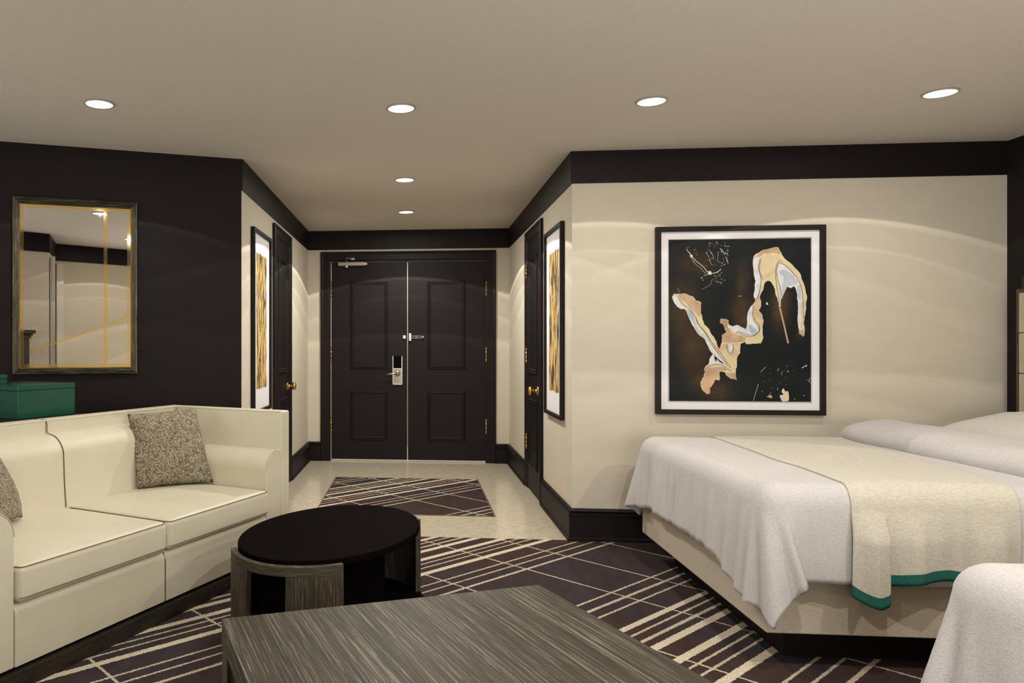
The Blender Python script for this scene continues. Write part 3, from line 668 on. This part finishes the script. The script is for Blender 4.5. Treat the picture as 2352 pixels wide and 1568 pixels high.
for k, (p0, o0, o1, p1) in enumerate(((138, 165, 192, 222), (318, 345, 372, 402))):
    b = B(); arc(b, p0, p1, .004, .030, .345, .384); obj('curved_rail', b, M['grey_h'], ct, bevel=.002)
    obj('curved_panel', arc(B(), p0, o0, .004, .030, 0 if k == 0 else .034, .345), M['grey_z'], ct)
    obj('curved_panel', arc(B(), o1, p1, .004, .030, 0 if k == 0 else .034, .345), M['grey_z'], ct)
    obj('inner_panel', arc(B(), o0, o1, .004, .028, .034, .345) if k else arc(B(), o0-24, o1+24, -.030, -.020, .034, .371), M['grey_z'] if k else M['black'], ct)
obj('base_plate', elslab(.562, .387, .0, .034), M['black'], ct)
obj('inner_body', elslab(.36, .20, .034, .372), M['black'], ct)

# ------------------------------------------------------------ low rectangular table in the foreground
lt = thing('low_table', 'rectangular low table of streaked grey-brown wood in the foreground', 'table', (-.54, 2.074, 0), TH)
Lx, Ly = 1.02, 1.30
obj('tabletop', box(0, Lx, -Ly, 0, .375, .45), M['grey_y'], lt, bevel=.002)
for x in (0.0, Lx-.06): 
    for y in (0, -Ly+.09): obj('leg', box(x+.001, x+.059, y-.088, y-.001, 0, .375), M['grey_z'], lt, bevel=.002)
obj('side_panel', box(.012, .05, -Ly+.1, -.1, .02, .375), M['dark_wood'], lt)
obj('side_panel', box(Lx-.05, Lx-.012, -Ly+.1, -.1, .02, .375), M['dark_wood'], lt)
obj('back_panel', box(.06, Lx-.06, -.05, -.02, .02, .375), M['grey_dark'], lt)

# ------------------------------------------------------------ beds
R0 = .085
def drape(a, b_, x0, y0, y1, top, off=0, flare=.10, fold=0, seed=0, hang_fn=None):
    """flat-sheet point (a toward the foot = smaller x, b across) laid over the bed and hanging over its edges"""
    cx, cy = max(a, x0+R0), min(max(b_, y0+R0), y1-R0)
    ox, oy = a-cx, b_-cy; r = hypot(ox, oy)
    if r < 1e-6:
        dz = .006*noise.noise(Vector((a*3, b_*3, seed)))
        return Vector((a, b_, top+off+dz))
    dx, dy = ox/r, oy/r; R = R0+off; q_ = R0*pi/2
    if r < q_: h = R*sin(r/R0); dr = R0 - R*cos(r/R0); 
    else:
        s = r-q_; h = R+flare*s; dr = R0+s
        ph = atan2(dy, dx); cor = min(1, 4*min(abs(dx), abs(dy)))
        per = b_*1.0 if abs(dx) > abs(dy) else a
        wr = noise.noise(Vector((per*9, seed*3.1, s*1.2)))*.016+noise.noise(Vector((per*24, seed, s*2)))*.013
        h += wr*min(1, s/.12)*(1-cor)+cor*s*(.10*sin(ph*7+seed)+.07)
        if fold: h += fold(a, b_, s)
    return Vector((cx+dx*h, cy+dy*h, top-dr+(.0 if r > q_ else 0)))
def sheet(name, rx, ry, nx, ny, f, mats, parent=None, thick=.012, matfn=None, sub=True):
    bm = B(); V = []
    for i in range(nx+1):
        V.append([bm.verts.new(f(i/nx, j/ny)) for j in range(ny+1)])
    for i in range(nx):
        for j in range(ny):
            fc = bm.faces.new([V[i][j], V[i+1][j], V[i+1][j+1], V[i][j+1]])
            if matfn: fc.material_index = matfn((i+.5)/nx, (j+.5)/ny)
    o = obj(name, bm, mats, parent, True)
    so = o.modifiers.new('solid', 'SOLIDIFY'); so.thickness = thick; so.offset = -1
    return o
def make_bed(dy, near):
    x0, y0, y1, top = 1.300, 2.922+dy, 4.530+dy, .700
    which = 'the far bed beneath the large abstract picture' if not near else 'the near bed at the lower right corner'
    bd = thing('bed', 'low bed with beige upholstered base on a dark plinth, '+('beneath the large abstract picture' if not near else 'cut off at lower right'), 'bed', (1.32, 2.955+dy, 0), 0, 'pair of beds')
    obj('upholstered_base', box(0, 2.09, 0, 1.535, .14, .44), M['upholstery'], bd, bevel=.006)
    obj('plinth', box(.13, 2.05, .15, 1.385, 0, .14), M['dark_wood'], bd)
    obj('mattress', box(.045, 2.09, .045, 1.49, .44, .672), M['pillow'], bd, bevel=.05, seg=4)
    # duvet
    hx, hy = .415, .40
    sd = 1.3 if near else 0.4
    def f(u, v):
        a = 3.30-u*(3.30-(x0+R0-hx)); w = (y1-y0-2*R0)+2*hy; b_ = y0+R0-hy+v*w
        r = 0
        ex = max(0, x0+R0-a); ey = max(0, y0+R0-b_, b_-(y1-R0))
        k = 1+.03*noise.noise(Vector((a*5, b_*5, sd)))
        # the hem runs down to a point at the corners
        ss = lambda t: max(0, min(1, t))**2*(3-2*max(0, min(1, t)))
        k *= 1+.45*ss((y0+.41-b_)/.36)+.12*ss((b_-y1+.30)/.26)
        ax = x0+R0-ex*k if ex else a
        q_ = hypot(ex*k, ey)
        if ex and q_ > .44:
            m = .44+(q_-.44)*.40; ax = x0+R0-ex*k*m/q_
            if ey: b_ = (y0+R0-ey*m/q_) if b_ < y0+R0 else (y1-R0+ey*m/q_)
        p = drape(ax, b_, x0, y0, y1, top, 0, .10, 0, sd)
        if ex and b_ < y0+R0:   # the near corner flap swings round to the long side
            d_ = max(0, top-p.z-.12); w_ = ss(atan2(ey, ex)/(pi/2)*1.7)
            p.x += .20*d_*w_; p.y -= .13*d_*w_
        if a > 2.5: p.z += 0
        return p
    dv = sheet('duvet', 0, 0, 110, 120, f, M['linen'], None, .022)
    dv['label'] = 'white linen duvet over '+which+', its corner hanging down'; dv['category'] = 'duvet'; dv['group'] = 'white duvets'
    # turned-down part of the duvet: a thick rolled layer across the bed
    def g(u, v):
        a = 2.395+u*.50; hy2 = .36; b_ = y0+R0-hy2+v*((y1-y0-2*R0)+2*hy2)
        h = .105*min(1, sqrt(max(0, 1-(1-min(u/.30, 1))**2)))
        yy = (b_-y0)/(y1-y0)
        h *= 1+.30*noise.noise(Vector((b_*2.2, a*3, 4+dy)))+.18*math.exp(-((a-2.62)/.10)**2)*math.exp(-((yy-.86)/.2)**2)
        if u > .6: h *= 1-.55*((u-.6)/.4)**1.5
        a2 = a-.02*sin(pi*min(u/.3, 1))
        return drape(a2, b_, 0, y0, y1, top-.004+h, 0, .10, 0, sd)
    obj_ = sheet('turned_down_fold', 0, 0, 40, 90, g, M['linen'], dv, .01)
    return bd, x0, y0, y1, top
bd, x0, y0, y1, top = make_bed(0, False)
make_bed(-2.52, True)
# throw across the far bed
def hemlen(u):
    s = .5*(1+math.tanh((.205-u)/.012))
    return .385+.012*sin(u*9)+s*(.070-.02*((u-.1)/.1)**2)
def runf(u, v):
    edge = abs(v-.5)*2
    b_lo, b_hi = y0+R0-hemlen(0), 0
    L0 = 1.69; L1 = 2.40
    w = (y1-y0-2*R0)
    hl = hemlen(u); b_ = y0+R0-hl+v*(w+2*hl)
    near = max(0, min(1, (y0+R0-b_)/hl))
    bb = max(y0, min(y1, b_)); a = L0+u*(L1-L0) - (y1-bb)*(.05*(1-u)+.135*u) - near*(.03*(1-u)+.02*u)
    def fold(a_, bb, s):
        k = u
        return min(1, s/.10)*(.012+.050*min(1, k/.10)/(1+math.exp((k-.20)/.007)) + .016*math.exp(-((k-.36)/.09)**2) + .012*sin(k*16+1)*k*min(1, s/.2))
    return drape(a, b_, x0, y0, y1, top, .007+.003*sin(u*pi), .10, fold if b_ < y0+R0 else 0, .4)
th = sheet('bed_throw', 0, 0, 120, 170, runf, [M['throw'], M['teal']], None, .006, lambda u, v: 1 if min(v, 1-v) < .019 else 0)
th['label'] = 'ivory throw with a green hem laid across the far bed'; th['category'] = 'throw blanket'

# pillows at the head of the far bed
def pil(label, cx, cy, w, d, z, T, rz=0, tilt=.0):
    c, s = cos(rz), sin(rz)
    P = lambda u, v: (cx+u*c-v*s, cy+u*s+v*c, z+tilt*(u/w))
    o, Pc = cushion('pillow', label, P(-w, -d), P(w, -d), P(-w, d), P(w, d), T, 'pillows at the head of the far bed', M['pillow'])
    pts = []
    for i in range(49):
        t = i/48*4; k = int(min(t, 3.999)); f_ = t-k
        cs = [(-1, -1), (1, -1), (1, 1), (-1, 1), (-1, -1)]; u = cs[k][0]*(1-f_)+cs[k+1][0]*f_; v = cs[k][1]*(1-f_)+cs[k+1][1]*f_
        uu, vv = u*(1-.055*(1-v*v)), v*(1-.055*(1-u*u)); a, b_ = (uu+1)/2, (vv+1)/2
        pts.append(Pc[0]*(1-a)*(1-b_)+Pc[1]*a*(1-b_)+Pc[2]*(1-a)*b_+Pc[3]*a*b_)
    obj('green_piping', tube(B(), pts, .0065, 6), M['teal'], o, True)
pil('white green-piped pillow at the head of the far bed, beside the picture wall', 3.10, 4.11, .27, .38, .775, .088, .05, .05)
pil('white pillow with green piping at the head of the far bed, on the aisle side', 3.12, 3.33, .27, .34, .785, .085, -.03, .05)

# headboard
hb = thing('headboard', 'upholstered headboard with beige panels in a dark grey frame, against the dark right wall', 'headboard', (XE, 0, 0))
obj('frame', box(-.070, -.001, .40, 4.66, .14, 1.545), M['grey_z'], hb, bevel=.003)
obj('top_block', box(-.05, -.001, .60, 4.645, 1.545, 1.615), M['grey_dark'], hb)
for yy in range(6):
    for zz in range(4):
        ya = 4.637-(yy+1)*.68; za = .60+zz*.231
        obj('padded_panel', box(-.076, -.060, ya+.003, ya+.677, za+.002, za+.229), M['headpanel'], hb, bevel=.006)

# cabinet seen only in the mirror
ar = thing('cabinet', 'grey wood cabinet with a stepped cornice, seen only in the left edge of the mirror', 'cabinet', (-1.42, .70, 0))
obj('body', box(-.25, .18, 0, .16, 0, 1.30), M['grey_z'], ar)
obj('door', box(-.23, .16, .16, .175, .10, 1.22), M['grey_z'], ar, bevel=.004)
b = B()
for i, (e, z0, z1) in enumerate(((.015, 1.30, 1.33), (.03, 1.33, 1.35), (.05, 1.35, 1.385))): bx(b, -.25-e, .18+e, 0, .16+e, z0, z1)
obj('cornice', b, M['grey_x'], ar, bevel=.003)
